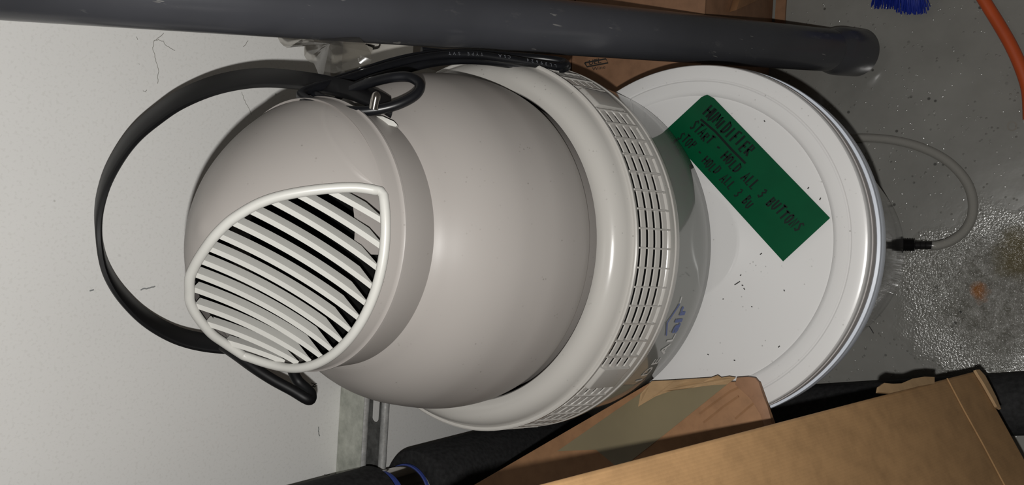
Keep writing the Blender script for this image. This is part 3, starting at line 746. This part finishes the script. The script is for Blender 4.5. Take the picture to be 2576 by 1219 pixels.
# body of the carton standing on the floor, clear of the bucket
bx0 = Vector((-.178, .405, 0)); 
body = [Vector((-.232, .300, .0)), Vector((-.228, .235, .0)), Vector((-.44, .200, .0)), Vector((-.48, .40, .0)), Vector((-.385, .48, 0)), Vector((-.30, .44, 0))]
prism('carton_body', body, (0, 0, z2 - .0055), m_card_dk, sb, .002)

# ------------------------------------------------------------------ tall carton leaning in the foreground
E2, E1 = at_d(2455, 932, .70), at_d(1450, 1193, .398)
av = (E1 - E2); 
E3 = on_plane(2576, 1150, E2, av.normalized()); bv = (E3 - E2).normalized(); av = av.normalized()
nv = av.cross(bv).normalized()
if nv.dot(CAM - E2) < 0: nv = -nv
m_cart = card('lined_cardboard', srgb(170, 134, 94), 1.0, tuple(bv * 150))
bc = thing('tall_carton', 'tall plain brown cardboard carton leaning in the near corner over the floor', 'box', E2 - nv * .1)
LA, WB, TH = .56, .34, .055
front = [E2, E2 + av * LA, E2 + av * LA + bv * WB, E2 + bv * WB]
prism('carton_body', front, -nv * TH, m_cart, bc, .0025, 3)
# crease, torn corner and lifted paper
c0 = E2 + av * .060 + nv * .0004
vs, fs = sweep([c0 + bv * (WB * k / 12) + av * (.0006 * math.sin(k * 2.1)) for k in range(13)], [(-.0011, 0), (0, .0007), (.0011, 0), (0, -.0006)], up=nv)
mesh('crease', vs, fs, m_cart, bc)
def onb(u, v, h=0): return on_plane(u, v, E2 + nv * h, nv)
slab2 = lambda nm, pts, t, mat: prism(nm, [onb(*q, .0006) for q in pts], nv * t, mat, bc)
slab2('torn_paper', [(2203, 988), (2206, 974), (2218, 965), (2240, 967), (2262, 966), (2290, 954), (2320, 949), (2345, 950), (2345, 966), (2310, 972), (2270, 982), (2235, 990)], .0022, m_paper)
slab2('torn_paper', [(2448, 932), (2458, 931), (2472, 946), (2487, 974), (2500, 1000), (2512, 1030), (2502, 1024), (2484, 992), (2468, 964), (2455, 944)], .0024, m_paper)

# ------------------------------------------------------------------ brush and orange cord at the edge of the floor
br = thing('floor_brush', 'blue bristled brush lying on the floor beyond the grey pipe', 'brush', on_z(2275, -60, 0))
hx = [on_z(u, v, .030) for u, v in [(2190, -40), (2345, -35), (2350, -85), (2185, -90)]]
prism('brush_head', hx, (0, 0, .022), m_bristle, br, .003)
bvv, bff = [], []
for i in range(340):
    if i < 90: u = rnd.uniform(2212, 2268); L = rnd.uniform(6, 24); sp_ = 7
    else: u = rnd.gauss(2292, 13); L = rnd.uniform(14, 38); sp_ = 13
    v0 = -42 + rnd.uniform(-8, 8)
    a = on_z(u, v0, .034)
    b = on_z(u + rnd.uniform(-sp_, sp_) + (u - 2285) * .25, L, rnd.uniform(.004, .02))
    vs, fs = sweep([a, (a + b) / 2 + Vector((0, 0, .005)), b], circle(.0006, 4)); k0 = len(bvv)
    bvv += vs; bff += [tuple(k0 + q for q in f) for f in fs]
bo_ = mesh('bristles', bvv, bff, m_bristle, br); bo_['kind'] = 'stuff'
oc = tube('extension_cord', spline([on_z(u, v, .0065) for u, v in [(2395, -150), (2440, -60), (2478, 5), (2515, 65), (2545, 118), (2570, 175), (2586, 230), (2590, 300)]], 8), .0063, m_orange, None, n=18)
tag(oc, 'orange red extension cord on the floor at the edge', 'cord')
